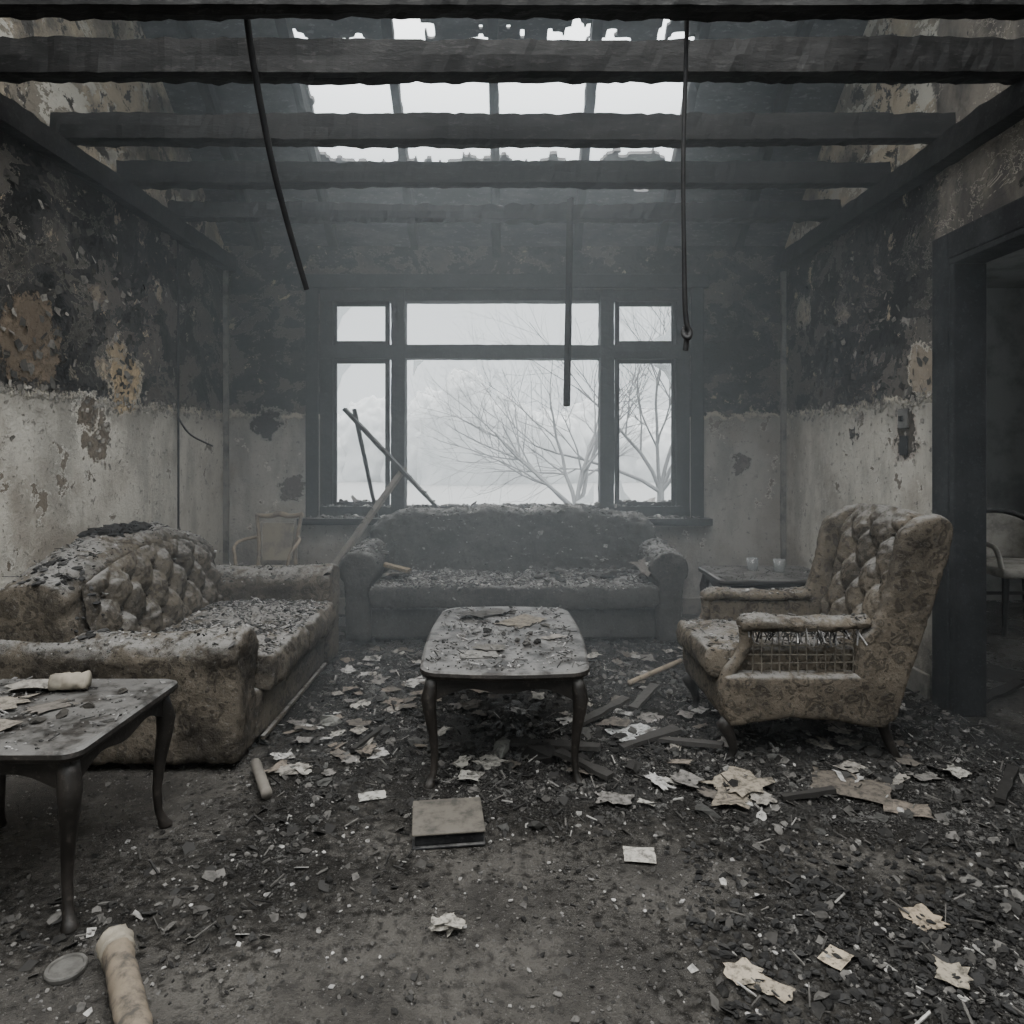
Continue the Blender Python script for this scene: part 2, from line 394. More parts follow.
c=m.mix(m.math('MULTIPLY',m.sm(n3,0.61,0.69),0.6),c,(0.24,0.235,0.22))
c=m.mix(m.math('MULTIPLY',m.sm(n3,0.40,0.34),0.7),c,(0.012,0.0115,0.011))
sk=m.sm(m.math('ADD',s_,m.math('MULTIPLY',m.math('SUBTRACT',n2,0.5),1.4)),0.35,0.9)
c=m.mix(m.math('MULTIPLY',sk,.88),c,m.mix(m.sm(n3,0.42,0.62),(0.008,0.008,0.008),(0.07,0.068,0.064)))
c=m.mix(m.math('MULTIPLY',sk,m.sm(m.noise(16,6,0.78),0.55,0.6)),c,(0.15,0.148,0.142))
h=m.math('ADD',m.math('MULTIPLY',n2,m.math('ADD',m.math('MULTIPLY',sk,1.6),0.45)),m.math('MULTIPLY',n3,0.4))
me.materials.append(m.done(c,m.bump(h,0.9,0.02),m.sm(n1,0.2,1.2)))

def roof_slope(name,ya,yb,hole,mat):
    V=[];F=[];n_x=220;n_y=int(abs(yb-ya)/0.02)
    for j in range(n_y+1):
        y=ya+(yb-ya)*j/n_y
        for i in range(n_x+1):
            x=XL-.15+(XR-XL+.25)*i/n_x
            V.append((x,y,zroof(y)+.01*nz(x*4,y*4)))
    for j in range(n_y):
        for i in range(n_x):
            y=ya+(yb-ya)*(j+.5)/n_y; x=XL-.15+(XR-XL+.25)*(i+.5)/n_x
            if hole(x,y): continue
            a=j*(n_x+1)+i; F.append((a,a+1,a+n_x+2,a+n_x+1))
    o=mesh(name,V,F,mat); sm_=o.modifiers.new('sm','SMOOTH'); sm_.iterations=3; sm_.factor=.5
    s=o.modifiers.new('s','SOLIDIFY'); s.thickness=0.04; s.offset=1 if o.data.polygons[0].normal.z>0 else -1
    return o
def hole_b(x,y):
    e=.12*fbm(x*4,y*4,7,4)+.03*fbm(x*18,y*18,2,2)
    if -1.33+e<x<1.17+e and 4.255+e*1.6<y<4.85+e*.6: return True
    if (x-.92)**2/(.16**2)+(y-5.0)**2/(.05**2)<1+8*e: return True
    return False
def fill_hole_f(x,y):  # unseen roof opening, added so skylight fills the room from the front
    e=.2*fbm(x*2,y*2,3,4)
    return -1.95+e<x<1.95+e and -.6+e<y<2.7+e*.5
M_roof=char_mat('charred_roof_boards',(0.028,0.029,0.031),(0.092,0.092,0.092),ash=0.0,stretch=(0.4,1,1))
roof_slope('ceiling',YB+.25,RY,hole_b,M_roof)
roof_slope('ceiling_front_slope',RY,YR-.15,fill_hole_f,M_roof)
def timber(name,a,b,w,h,parent=None,amp=.012,seg=60,mat=M_char,sag=0):
    a=Vector(a);b=Vector(b); d=(b-a).normalized(); sd=d.cross(Vector((0,0,1))).normalized(); up=sd.cross(d); 
    if up.z<0: up=-up
    sd0=U(0,99); rings=[]
    for i in range(seg+1):
        t=i/seg; p=a.lerp(b,t)-Vector((0,0,sag*math.sin(t*math.pi)));L=t*(b-a).length
        ring=[]
        for (u,v) in ((-1,-1),(0,-1.02),(1,-1),(1.02,0),(1,1),(0,1.02),(-1,1),(-1.02,0)):
            e=fbm(L*1.1+sd0,u*1.3,v*1.7+sd0,3)*amp*.7+fbm(L*12+sd0,u*2,v*2,3)*amp*.6
            ring.append(p+sd*(u*(w/2+e))+up*(v*(h/2+e)))
        rings.append(ring)
    return loft(name,rings,mat,parent,smooth=False)
for i,(y,s) in enumerate(((4.56,.02),(3.97,.0),(3.40,.01),(2.81,.0),(2.40,.0),(1.5,0),(.6,0))):
    nm='ceiling_beam' if i==0 else 'ceiling_beam.%03d'%i
    timber(nm,(XL+.0,y,2.90),(XR-.0,y,2.90),.09,(.105,.125,.125,.135,.125,.12,.12)[i],seg=150,sag=s,amp=.013 if i else .024)
timber('trim_1',(XL+.045,YR,2.775),(XL+.045,YB,2.775),.08,.12,seg=120)
timber('trim_2',(XR-.045,YR,2.775),(XR-.045,YB,2.775),.08,.12,seg=120)
for i,x in enumerate((-1.95,-1.36,-.73,-.09,.54,1.19,1.8)):
    nm='roof_rafter' if i==0 else 'roof_rafter.%03d'%i
    timber(nm,(x,YB-.05,zroof(YB-.05)-.06),(x,RY,RZ-.06),.06,.1,seg=60,amp=.012)
timber('trim_3',(XL+.02,YB-.02,0.0),(XL+.021,YB-.02,2.75),.035,.035,amp=.004,mat=M_trim)
timber('trim_4',(XR-.02,YB-.02,0.0),(XR-.021,YB-.02,2.75),.035,.035,amp=.004,mat=M_trim)
box('baseboard_left',XL,XL+.025,YR,YB-.06,0,.13,M_trim,bev=.006)
box('baseboard_right',XR-.025,XR,3.55,YB-.06,0,.13,M_trim,bev=.006)
box('baseboard_back',XL+.06,XR-.06,YB-.025,YB,0,.13,M_trim,bev=.006)
df=empty('door_1',(XR,DY1,0))
multi('casing',[(XR-.035,XR,DY1,DY1+.13,0,DZ+.13),(XR-.035,XR,DY0-.13,DY1,DZ,DZ+.13),(XR-.035,XR,DY0-.13,DY0,0,DZ)],M_frame,df,.008)
multi('jamb',[(XR-.03,XR+.13,DY1-.04,DY1,0,DZ-.03),(XR-.03,XR+.13,DY0,DY1,DZ-.03,DZ),(XR-.03,XR+.13,DY0,DY0+.04,0,DZ-.03)],M_frame,df,.006)

wn=empty('window_1',(0,YB,WZ0))
def fr(name,x0,x1,z0,z1,ya=YB+.02,yb=YB+.13):
    if x1-x0>z1-z0: o=timber(name,(x0,(ya+yb)/2,(z0+z1)/2),(x1,(ya+yb)/2,(z0+z1)/2),yb-ya,z1-z0,wn,.006,60,M_frame)
    else: o=timber(name,((x0+x1)/2,(ya+yb)/2,z0),((x0+x1)/2+.0001,(ya+yb)/2,z1),x1-x0,yb-ya,wn,.006,60,M_frame)
    return o
for n_,a in (('frame_left',(WX0,WX0+.09,WZ0,WZ1)),('frame_right',(WX1-.10,WX1,WZ0,WZ1)),('frame_top',(WX0,WX1,WZ1-.09,WZ1)),('frame_bottom',(WX0,WX1,WZ0,WZ0+.09)),
    ('mullion_1',(-.95,-.80,WZ0,WZ1)),('mullion_2',(.72,.86,WZ0,WZ1)),('transom',(WX0,WX1,2.03,2.14))):
    fr(n_,*a)
def sash(nm,x0,x1,z0,z1,t=.035):
    multi(nm,[(x0,x0+t,YB+.05,YB+.09,z0,z1),(x1-t,x1,YB+.05,YB+.09,z0,z1),(x0+t,x1-t,YB+.05,YB+.09,z0,z0+t),(x0+t,x1-t,YB+.05,YB+.09,z1-t,z1)],M_frame,wn,.005)
sash('sash_1',-1.41,-.95,2.14,2.49);sash('sash_2',-1.41,-.95,.85,2.03);sash('sash_3',.86,1.35,.85,2.03);sash('sash_4',.86,1.35,2.14,2.49)
multi('casing',[(WX0-.10,WX0,YB-.03,YB,WZ0-.02,WZ1+.1),(WX1,WX1+.10,YB-.03,YB,WZ0-.02,WZ1+.1),(WX0-.14,WX1+.14,YB-.04,YB,WZ1,WZ1+.11)],M_frame,wn,.008)
timber('sill',(WX0-.14,YB-.02,WZ0-.02),(WX1+.14,YB-.02,WZ0-.02),.2,.05,wn,.005,80,M_frame)
mg=N('sooty_glass',0.2,0.5); mg.b.inputs['Transmission Weight'].default_value=0.85; mg.done((0.6,0.63,0.64))
V=[];F=[]
for (cx,cz,dx,dz) in ((-1.37,1.99,1,-1),(.9,.89,1,1),(1.31,1.99,-1,-1),(1.31,2.18,-1,1),(-.76,2.02,1,-1),(.69,.87,-1,1),(-1.37,2.45,1,-1)):
    a=U(.08,.2);b=U(.1,.25);o=len(V)
    V+=[(cx,YB+.07,cz),(cx+dx*a,YB+.07,cz),(cx+dx*a*.35,YB+.07,cz+dz*b*.4),(cx,YB+.07,cz+dz*b)]
    F.append((o,o+1,o+2,o+3))
mesh('glass_shards',V,F,mg.mat,wn)

M_grey=plain('greyed_wood',(0.15,0.138,0.12),.9,.5)
for i,(a,b,w) in enumerate((((-1.27,5.30,1.62),(-.48,5.20,.80),.05),((-1.27,4.72,.40),(-.80,5.28,1.16),.06),((-1.20,5.33,1.62),(-1.02,5.32,.78),.04))):
    timber('burnt_plank' if i==0 else 'burnt_plank.%03d'%i,a,b,w,.025,None,.004,30,M_frame if i!=1 else M_grey)

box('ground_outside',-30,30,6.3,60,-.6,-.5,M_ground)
def tree(name,base,h,seed,mat,spread=1.0):
    rs=random.Random(seed)
    cu=bpy.data.curves.new(name,'CURVE'); cu.dimensions='3D'; cu.bevel_depth=1; cu.bevel_resolution=1
    def br(p,d,L,r,lv):
        n=6; sp=cu.splines.new('POLY'); sp.points.add(n); pts=[p.copy()]
        q=p.copy(); dd=d.copy()
        for i in range(n+1):
            sp.points[i].co=(*q,1); sp.points[i].radius=r*(1-.6*i/n)
            pts.append((q.copy(),dd.copy()))
            dd=(dd+Vector((rs.uniform(-.22,.22),rs.uniform(-.22,.22),rs.uniform(-.12,.16)))).normalized(); q=q+dd*L/n
        if lv==0: return
        for k in range(rs.randint(4,6) if lv>1 else 5):
            i=rs.randint(2,n); q,dd=pts[i+1]
            ang=rs.uniform(-1.1,1.1)*spread
            nd=(Matrix.Rotation(ang,3,'Y')@dd+Vector((0,rs.uniform(-.4,.4),.1))).normalized()
            br(q,nd,L*rs.uniform(.55,.8),r*(1-.6*i/n)*.6,lv-1)
    for k in range(6):
        a=rs.uniform(-1.2,.8)
        br(Vector(base)+Vector((0,0,h*.25)),Vector((math.sin(a),rs.uniform(-.3,.3),math.cos(a))).normalized(),h*.45,.035,3)
    sp=cu.splines.new('POLY'); sp.points.add(1); sp.points[0].co=(*base,1); sp.points[1].co=(base[0],base[1],base[2]+h*.28,1)
    sp.points[0].radius=.09; sp.points[1].radius=.05
    o=bpy.data.objects.new(name,cu); COL.objects.link(o); cu.materials.append(mat); return o
tree('bare_tree',(1.0,10,-.5),3.7,5,M_bark,1.0)
tree('bare_tree.001',(2.35,10.5,-.5),4.6,11,M_bark,.8)
def blobs(name,items,mat):
    V=[];F=[]
    for (cx,cy,cz,rx,rz) in items:
        bm=bmesh.new(); bmesh.ops.create_icosphere(bm,subdivisions=5,radius=1); o=len(V)
        for v in bm.verts:
            p=v.co; e=1+.10*fbm(p.x*2+cx,p.y*2,p.z*2,5)+.07*fbm(p.x*9+cx,p.y*9,p.z*9,3); V.append((cx+p.x*rx*e,cy+p.y*rx*.5*e,cz+p.z*rz*e))
        F+=[tuple(o+v.index for v in f.verts) for f in bm.faces]; bm.free()
    return mesh(name,V,F,mat,None,True)
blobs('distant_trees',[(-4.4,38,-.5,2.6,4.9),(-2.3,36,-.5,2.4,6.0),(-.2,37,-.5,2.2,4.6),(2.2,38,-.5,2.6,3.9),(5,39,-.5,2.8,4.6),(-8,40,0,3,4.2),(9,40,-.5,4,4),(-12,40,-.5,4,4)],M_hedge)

# ------------------------------------------------------------------ furniture
def rring(cx,cy,z,hx,hy,r,bow=0,n=6,k=8):
    pts=[]
    for (sx,sy,a0) in ((1,1,0),(-1,1,90),(-1,-1,180),(1,-1,270)):
        for i in range(n+1):
            a=math.radians(a0+90*i/n); pts.append([cx+sx*(hx-r)+r*math.cos(a),cy+sy*(hy-r)+r*math.sin(a)])
        nxt={(1,1):(-1,1),(-1,1):(-1,-1),(-1,-1):(1,-1),(1,-1):(1,1)}[(sx,sy)]
        a=math.radians(a0+90)
        p0=(cx+sx*(hx-r)+r*math.cos(a),cy+sy*(hy-r)+r*math.sin(a))
        p1=(cx+nxt[0]*(hx-r)+r*math.cos(a),cy+nxt[1]*(hy-r)+r*math.sin(a))
        for i in range(1,k):
            t=i/k; b=bow*math.sin(math.pi*t)
            pts.append([p0[0]+(p1[0]-p0[0])*t+math.cos(a)*b,p0[1]+(p1[1]-p0[1])*t+math.sin(a)*b])
    return [(p[0],p[1],z) for p in pts]
def cab_leg(name,x,y,h,dx,dy,parent,s=1.0,mat=None):
    prof=[(1.0,.026,.0),(.92,.029,.004),(.82,.031,.012),(.70,.026,.010),(.5,.019,.0),(.3,.0145,-.006),(.14,.013,-.003),(.06,.017,.006),(.025,.023,.011),(0,.021,.012)]
    rings=[]
    for (t,r,o) in prof:
        rings.append([(x+dx*o*s*1.6+r*s*math.cos(a*math.pi/6),y+dy*o*s*1.6+r*s*math.sin(a*math.pi/6),t*h) for a in range(12)])
    return loft(name,rings,mat or M_wood,parent)
def table(name,x0,x1,y0,y1,h,cr=.08,bow=.015,ah=.07,ls=1.0,inset=.035):
    e=empty(name,((x0+x1)/2,(y0+y1)/2,0)); cx,cy=(x0+x1)/2,(y0+y1)/2; hx,hy=(x1-x0)/2,(y1-y0)/2
    rings=[rring(cx,cy,h-.036,hx-.018,hy-.018,cr,bow),rring(cx,cy,h-.03,hx-.006,hy-.006,cr,bow),rring(cx,cy,h-.018,hx,hy,cr,bow),
           rring(cx,cy,h-.006,hx-.002,hy-.002,cr,bow),rring(cx,cy,h,hx-.012,hy-.012,cr,bow)]
    t=loft('top',rings,M_wood,e,smooth=False)
    k=1
    for sx in(-1,1):
        for sy in(-1,1):
            cab_leg('leg_%d'%k,cx+sx*(hx-inset-.02),cy+sy*(hy-inset-.02),h-.036,sx*.7,sy*.7,e,ls); k+=1
    zt=h-.036; V=[];F=[]
    def apron(a,b,nrm):
        n=24; o=len(V)
        for i in range(n+1):
            t_=i/n; p=Vector(a).lerp(Vector(b),t_); s=abs(2*t_-1)
            dz=ah*(.55+.45*s**3)+.012*math.cos(t_*6.283*2)
            for q in (0,.018):
                V.append((p.x-nrm[0]*q,p.y-nrm[1]*q,zt)); V.append((p.x-nrm[0]*q,p.y-nrm[1]*q,zt-dz))
        for i in range(n):
            a_=o+i*4; F.extend([(a_,a_+1,a_+5,a_+4),(a_+2,a_+6,a_+7,a_+3),(a_+1,a_+3,a_+7,a_+5),(a_,a_+4,a_+6,a_+2)])
    ix,iy=hx-inset,hy-inset
    apron((cx-ix,cy-iy,0),(cx+ix,cy-iy,0),(0,-1)); apron((cx-ix,cy+iy,0),(cx+ix,cy+iy,0),(0,1))
    apron((cx-ix,cy-iy,0),(cx-ix,cy+iy,0),(-1,0)); apron((cx+ix,cy-iy,0),(cx+ix,cy+iy,0),(1,0))
    mesh('apron',V,F,M_wood,e)
    return e
table('coffee_table',-.345,.32,2.58,3.66,.46,cr=.09,bow=.02,ah=.085)
table('side_table',-1.80,-1.14,1.80,2.40,.50,cr=.05,bow=.0,ah=.08,ls=1.0)
table('side_table.001',1.24,1.94,3.98,4.50,.54,cr=.05,bow=.0,ah=.07)

def tuft(name,posf,nrm,mat,parent,cols,rows,depth,nu=120,nv=60,rb=.012,btn=True,pw=.5):
    V=[];F=[]
    for j in range(nv+1):
        for i in range(nu+1):
            u=i/nu;v=j/nv; p=Vector(posf(u,v)); a=u*cols;b=v*rows
            f1=abs(math.sin(math.pi*(a+b)));f2=abs(math.sin(math.pi*(a-b)))
            fold=(f1*f2)**pw; dim=1-math.exp(-((f1*f1+f2*f2)*2.2))
            h=.45*fold+.55*dim
            ed=min(1,min(u,1-u)*12)*min(1,v*7)*min(1,(1-v)*5)
            h=h*ed**.6
            V.append(p+Vector(nrm)*(depth*h+.016*fbm(p.x*6,p.y*6,p.z*6)))
    for j in range(nv):
        for i in range(nu):
            a=j*(nu+1)+i; F.append((a,a+1,a+nu+2,a+nu+1))
    o=mesh(name,V,F,mat,parent,True)
    d=o.modifiers.new('d2','DISPLACE'); d.texture=ctex(0.035,3); d.strength=.010; d.texture_coords='GLOBAL'
    if btn:
        B=Batch()
        for p_ in range(0,2*(cols+rows)+1):
            for q in range(-2*rows,2*cols+1):
                a=(p_+q)/2;b=(p_-q)/2; u=a/cols;v=b/rows
                if .04<u<.96 and .08<v<.92:
                    c=Vector(posf(u,v))+Vector(nrm)*.010
                    B.rock(c,rb,(.03,.025,.02),.8)
        if B.V: B.make('buttons',M_deb,parent,True)
    return o

# --- left sofa (loveseat) faces +x
s1=empty('sofa',(-1.6,3.5,0))
def arm_slab(name,y0,y1,x0,x1,z1,mat,parent,z0=.03,**k):
    yc=(y0+y1)/2; hw=(y1-y0)/2; rings=[]
    for i in range(13):
        x=x0+(x1-x0)*i/12; dz=-.02*math.sin(math.pi*i/12)
        ring=[(x,yc-hw*.9,z0),(x,yc+hw*.9,z0),(x,yc+hw*.9,z1-hw*1.2)]
        for q in range(9):
            a=math.radians(-20+220*q/8); ring.append((x,yc+hw*1.0*math.cos(a),z1-hw*.75+dz+hw*.75*math.sin(a)))
        ring.append((x,yc-hw*.9,z1-hw*1.2)); rings.append(ring)
    return soften(loft(name,rings,mat,parent),**k)
arm_slab('arm_near',2.73,2.99,-2.12,-1.09,.555,M_fabA,s1,bev=.02,disp=.035,fine=.018)
arm_slab('arm_far',4.02,4.28,-2.12,-1.05,.61,M_fabA,s1,bev=.02,disp=.03,fine=.018)
soften(box('base',-2.1,-1.08,2.95,4.06,.03,.27,M_fabA,s1),disp=.015)
def cushion(name,x0,x1,y0,y1,z0,z1,mat,parent,crown=.03,**k):
    cx,cy=(x0+x1)/2,(y0+y1)/2; n=14
    o=mesh(name,*boxvf(x0,x1,y0,y1,z0,z1),mat,parent)
    bm=bmesh.new(); bm.from_mesh(o.data); bmesh.ops.subdivide_edges(bm,edges=bm.edges,cuts=n,use_grid_fill=True)
    for v in bm.verts:
        u=(v.co.x-cx)/(x1-x0)*2; w=(v.co.y-cy)/(y1-y0)*2
        if v.co.z>(z0+z1)/2: v.co.z+=crown*(1-u*u)*(1-w*w)
        t=(v.co.z-(z0+z1)/2)/(z1-z0)*2
        v.co.x+=math.copysign(.02*(1-t*t),u)*(abs(u)>.99); v.co.y+=math.copysign(.008*(1-t*t),w)*(abs(w)>.99)
    bm.to_mesh(o.data); bm.free()
    return soften(o,**k)
cushion('seat_cushion_1',-1.75,-1.03,2.98,3.49,.25,.41,M_fabA,s1,voxel=.014,bev=0,disp=.035,fine=.02,smooth=6)
cushion('seat_cushion_2',-1.75,-1.03,3.51,4.02,.25,.41,M_fabA,s1,voxel=.014,bev=0,disp=.035,fine=.02,smooth=6)
def ztopA(y):
    t=(y-2.8)/(4.2-2.8); t=min(1,max(0,t)); return .75+.15*math.sin(math.pi*t)**.8
rings=[]
for i in range(29):
    y=2.78+(4.22-2.78)*i/28; zt=ztopA(y)
    rings.append([(-1.70,y,.25),(-1.76,y,.45),(-1.81,y,zt-.14),(-1.80,y,zt-.07),(-1.84,y,zt-.02),(-1.93,y,zt+.01),(-2.05,y,zt-.01),(-2.13,y,zt-.07),(-2.15,y,zt-.16),(-2.12,y,.06),(-1.75,y,.06)])
soften(loft('backrest',rings,M_fabA,s1),bev=0,disp=.03,fine=.018)
def pA(u,v):
    y=2.88+(4.13-2.88)*u; zt=ztopA(y)-.07; z=.38+(zt-.38)*v
    return (-1.71-.09*v,y,z)
tuft('tufted_panel',pA,(1,0,.2),M_fabA,s1,6,2,.045,nu=220,nv=90,rb=.012)
box('base_piping',-1.085,-1.065,2.99,4.02,.03,.05,M_fabA,s1,.005)

# --- back sofa faces -y
s2=empty('sofa.001',(.035,4.9,0))
def rollarm(name,xc,parent):
    rings=[]
    for i in range(13):
        y=4.52+(5.28-4.52)*i/12; ring=[]
        ring+= [(xc-.085,y,.03),(xc+.085,y,.03),(xc+.085,y,.38)]
        for q in range(11):
            a=math.radians(-50+280*q/10); ring.append((xc+.13*math.cos(a),y,.505+.02*i/12+.125*math.sin(a)))
        ring.append((xc-.085,y,.38)); rings.append(ring)
    return soften(loft(name,rings,M_fabB,parent),bev=.015,disp=.035,fine=.018)
rollarm('arm_1',-1.0,s2); rollarm('arm_2',1.08,s2)
soften(box('base',-.93,1.0,4.57,5.25,.03,.25,M_fabB,s2),disp=.012)
cushion('seat_cushion_1',-.9,.035,4.5,5.1,.25,.40,M_fabB,s2,voxel=.016,bev=0,disp=.04,fine=.02,smooth=5)
cushion('seat_cushion_2',.05,.98,4.5,5.1,.25,.40,M_fabB,s2,voxel=.016,bev=0,disp=.04,fine=.02,smooth=5)
rings=[]
for i in range(33):
    x=-1.03+2.14*i/32; t=abs(2*i/32-1); zt=.87-.10*t**5-.012*math.cos(i*.7)-(0.05 if t>.98 else 0); yo=.03*t**3
    rings.append([(x,4.98+yo,.25),(x,5.02+yo,.5),(x,5.06+yo,zt-.1),(x,5.07+yo,zt-.04),(x,5.12+yo,zt),(x,5.22,zt),(x,5.29,zt-.05),(x,5.31,zt-.15),(x,5.31,.06),(x,5.0,.06)])
soften(loft('backrest',rings,M_fabB,s2),bev=0,disp=.05,fine=.03)

# --- wingback armchair faces -x
ac=empty('wingback_armchair',(1.3,3.12,0))
YN,YF=2.80,3.46
def slab_y(name,prof,y0,y1,mat,parent,**k):
    return soften(loft(name,[[(p[0],y0+(y1-y0)*t,p[1]) for p in prof] for t in (0,.5,1)],mat,parent),**k)
wing=[(1.44,.40),(1.45,.52),(1.53,.60),(1.575,.72),(1.60,.86),(1.63,.96),(1.70,1.02),(1.79,1.035),(1.845,.99),(1.82,.86),(1.745,.62),(1.65,.34),(1.60,.17),(1.46,.17)]
slab_y('wing_near',wing,YN,YN+.075,M_fabC,ac,voxel=.011,bev=.02,disp=.016,fine=.010)
wing2=[(p[0]-(.04 if p[1]>.55 and p[0]<1.7 else 0),p[1]) for p in wing]
slab_y('wing_far',wing2,YF-.075,YF,M_fabC,ac,voxel=.011,bev=.02,disp=.016,fine=.010)
rings=[]
for i in range(15):
    t=i/14; y=YN+.06+(YF-YN-.12)*t; c=.03*math.sin(math.pi*t)
    rings.append([(x,y,z+(c if z>.9 else 0)) for x,z in ((1.52,.2),(1.55,.4),(1.64,.7),(1.70,.93),(1.73,1.0),(1.79,1.01),(1.835,.98),(1.81,.86),(1.735,.62),(1.64,.34),(1.59,.17))])
soften(loft('back',rings,M_fabC,ac),voxel=.012,bev=0,disp=.012,fine=.008,smooth=3)
def pC(u,v):
    y=YN+.07+(YF-YN-.14)*u; z=.42+(.60+.03*math.sin(math.pi*u))*v
    return (1.545+.165*v+.012*max(0,v-.9)*10,y,z)
tuft('tufted_panel',pC,(-1,0,.2),M_fabC,ac,3,3,.042,nu=110,nv=110,rb=.011)
rail=[(.90,.37),(.885,.30),(.89,.2),(.92,.155),(1.0,.17),(1.15,.195),(1.35,.18),(1.5,.15),(1.57,.15),(1.6,.37)]
slab_y('seat_frame',rail,YN,YF,M_fabC,ac,voxel=.012,bev=.015,disp=.014,fine=.009,smooth=2)
cushion('seat_cushion',.85,1.56,YN+.09,YF-.09,.34,.46,M_fabC,ac,crown=.03,voxel=.012,bev=0,disp=.03,fine=.014,smooth=5)
def armpad(nm,yc):
    rings=[]
    P=[(.965,.565,.035),(.985,.58,.052),(1.05,.585,.056),(1.2,.575,.05),(1.36,.575,.05),(1.50,.585,.05)]
    for (x,z,r) in P: rings.append([(x,yc+r*1.05*math.cos(a*math.pi/6),z+r*.62*math.sin(a*math.pi/6)) for a in range(12)])
    return soften(loft(nm,rings,M_fabC,ac),voxel=.009,bev=0,disp=.022,fine=.016,smooth=2)
armpad('arm_pad_near',YN+.05); armpad('arm_pad_far',YF-.05)
for nm,yc in (('arm_post_near',YN+.05),('arm_post_far',YF-.05)):
    tube(nm,[(.99,yc,.57),(1.0,yc,.50),(.965,yc,.43),(.91,yc,.36),(.90,yc,.27),(.915,yc,.2)],[.03,.026,.024,.03,.032,.03],M_fabC,ac)
slab_y('arm_panel_far',[(1.0,.35),(1.0,.56),(1.5,.56),(1.5,.35)],YF-.08,YF-.02,M_fabC,ac,voxel=.012,bev=.01,disp=.01,fine=.006)
W=Batch()
for i in range(13):
    x=1.02+i*.038; W.stick((x,YN+.045,.35),(x+U(-.01,.01),YN+.045+U(-.01,.01),.565),.004,.004,(.15,.135,.11))
for i in range(4):
    z=.41+i*.037; W.stick((1.0,YN+.045,z),(1.5,YN+.045,z+U(-.01,.01)),.004,.004,(.15,.135,.11))
for i in range(60):
    x=U(1.0,1.48); W.stick((x,YN+U(0,.06),U(.54,.57)),(x+U(-.03,.03),YN+U(-.01,.05),U(.49,.54)),.006,.004,ashc())
W.make('arm_springs',M_deb,ac)
for nm,y in (('leg_1',YN+.05),('leg_2',YF-.05)):
    cab_leg(nm,.93,y,.19,-1,0,ac,1.2)
    rings=[[(1.56+.07*(1-t)**1.5+(.028-.008*(1-t))*math.cos(a*math.pi/4+.785),y+(.028-.008*(1-t))*math.sin(a*math.pi/4+.785),t*.19) for a in range(8)] for t in (0,.25,.5,.75,1)]
    loft('rear_'+nm,rings,M_wood,ac)

# --- wooden chairs
def wchair(nm,cx,cy,w,zt,ang,mw,mp,sc=1.0):
    ch=empty(nm,(cx,cy,0)); T=Matrix.Translation((cx,cy,0))@Matrix.Rotation(ang,4,'Z')
    def P(x,y,z): v=T@Vector((x,y,z)); return (v.x,v.y,v.z)
    for i,(sx,sy) in enumerate(((-1,-1),(1,-1),(-1,1),(1,1))):
        tube('leg_%d'%(i+1),[P(sx*w*.5,sy*.22,0.0),P(sx*w*.46,sy*.2,.22),P(sx*w*.46,sy*.2,.42)],[.016,.02,.024],mw,ch)
    o=cushion('seat',-w*.54,w*.54,-.25,.25,.40,.47,mp,ch,voxel=.015,bev=0,disp=.01,fine=.004); o.data.transform(T)
    bk=[]
    for i in range(13):
        a=math.pi*i/12; bk.append(P(-w*.54*math.cos(a),.10+.16*math.sin(a),.62+(zt-.62)*math.sin(a)**.5))
    tube('back_rim',bk,.02,mw,ch)
    rings=[]
    for i in range(11):
        a=math.pi*(.12+.76*i/10); x=-w*.5*math.cos(a); y=.1+.15*math.sin(a); z2=.62+(zt-.64)*math.sin(a)**.5
        rings.append([P(x,y-.02,.47),P(x,y-.02,z2),P(x,y+.02,z2),P(x,y+.02,.47)])
    soften(loft('back_pad',rings,mp,ch),voxel=.015,bev=0,disp=.01,fine=.004)
    for i,sx in enumerate((-1,1)):
        tube('arm_%d'%(i+1),[P(sx*w*.54,.1,.62),P(sx*w*.58,-.1,.63),P(sx*w*.56,-.2,.6),P(sx*w*.5,-.2,.42)],.018,mp,ch)
    v,f=boxvf(-w*.46,w*.46,-.21,-.19,.2,.225); v2,f2=boxvf(-w*.46,w*.46,.19,.21,.2,.225)
    mesh('stretcher',[P(*p) for p in v+v2],f+[tuple(i+8 for i in q) for q in f2],mw,ch)
wchair('wooden_chair',3.72,5.0,.48,.84,.0,M_wood,M_pale)
sc_=empty('side_chair',(-1.70,4.86,0))
X0,Y0=-1.70,4.86
for i,(sx,sy) in enumerate(((-1,-1),(1,-1),(-1,1),(1,1))):
    tube('leg_%d'%(i+1),[(X0+sx*.17,Y0+sy*.16,0),(X0+sx*.165,Y0+sy*.15,.25),(X0+sx*.165,Y0+sy*.15,.42)],[.012,.016,.018],M_pwood,sc_)
cushion('seat',X0-.2,X0+.2,Y0-.19,Y0+.19,.40,.45,M_ceram,sc_,crown=.015,voxel=.013,bev=0,disp=.006,fine=.003)
tube('stile_1',[(X0-.14,Y0+.16,.42),(X0-.13,Y0+.17,.56),(X0-.14,Y0+.18,.70),(X0-.16,Y0+.20,.82)],.014,M_pwood,sc_)
tube('stile_2',[(X0+.14,Y0+.16,.42),(X0+.13,Y0+.17,.56),(X0+.15,Y0+.18,.68),(X0+.17,Y0+.20,.82)],.014,M_pwood,sc_)
tube('top_rail',[(X0-.17,Y0+.20,.82),(X0-.08,Y0+.215,.80),(X0,Y0+.215,.835),(X0+.08,Y0+.215,.80),(X0+.18,Y0+.2,.825)],[.016,.018,.022,.018,.016],M_pwood,sc_)
rings=[[(X0+a*(.105+.01*t),Y0+.175+.025*t+b,.49+.27*t) for a,b in ((-1,-.01),(1,-.01),(1,.01),(-1,.01))] for t in (0,.25,.5,.75,1)]
loft('back_pad',rings,M_ceram,sc_,False)
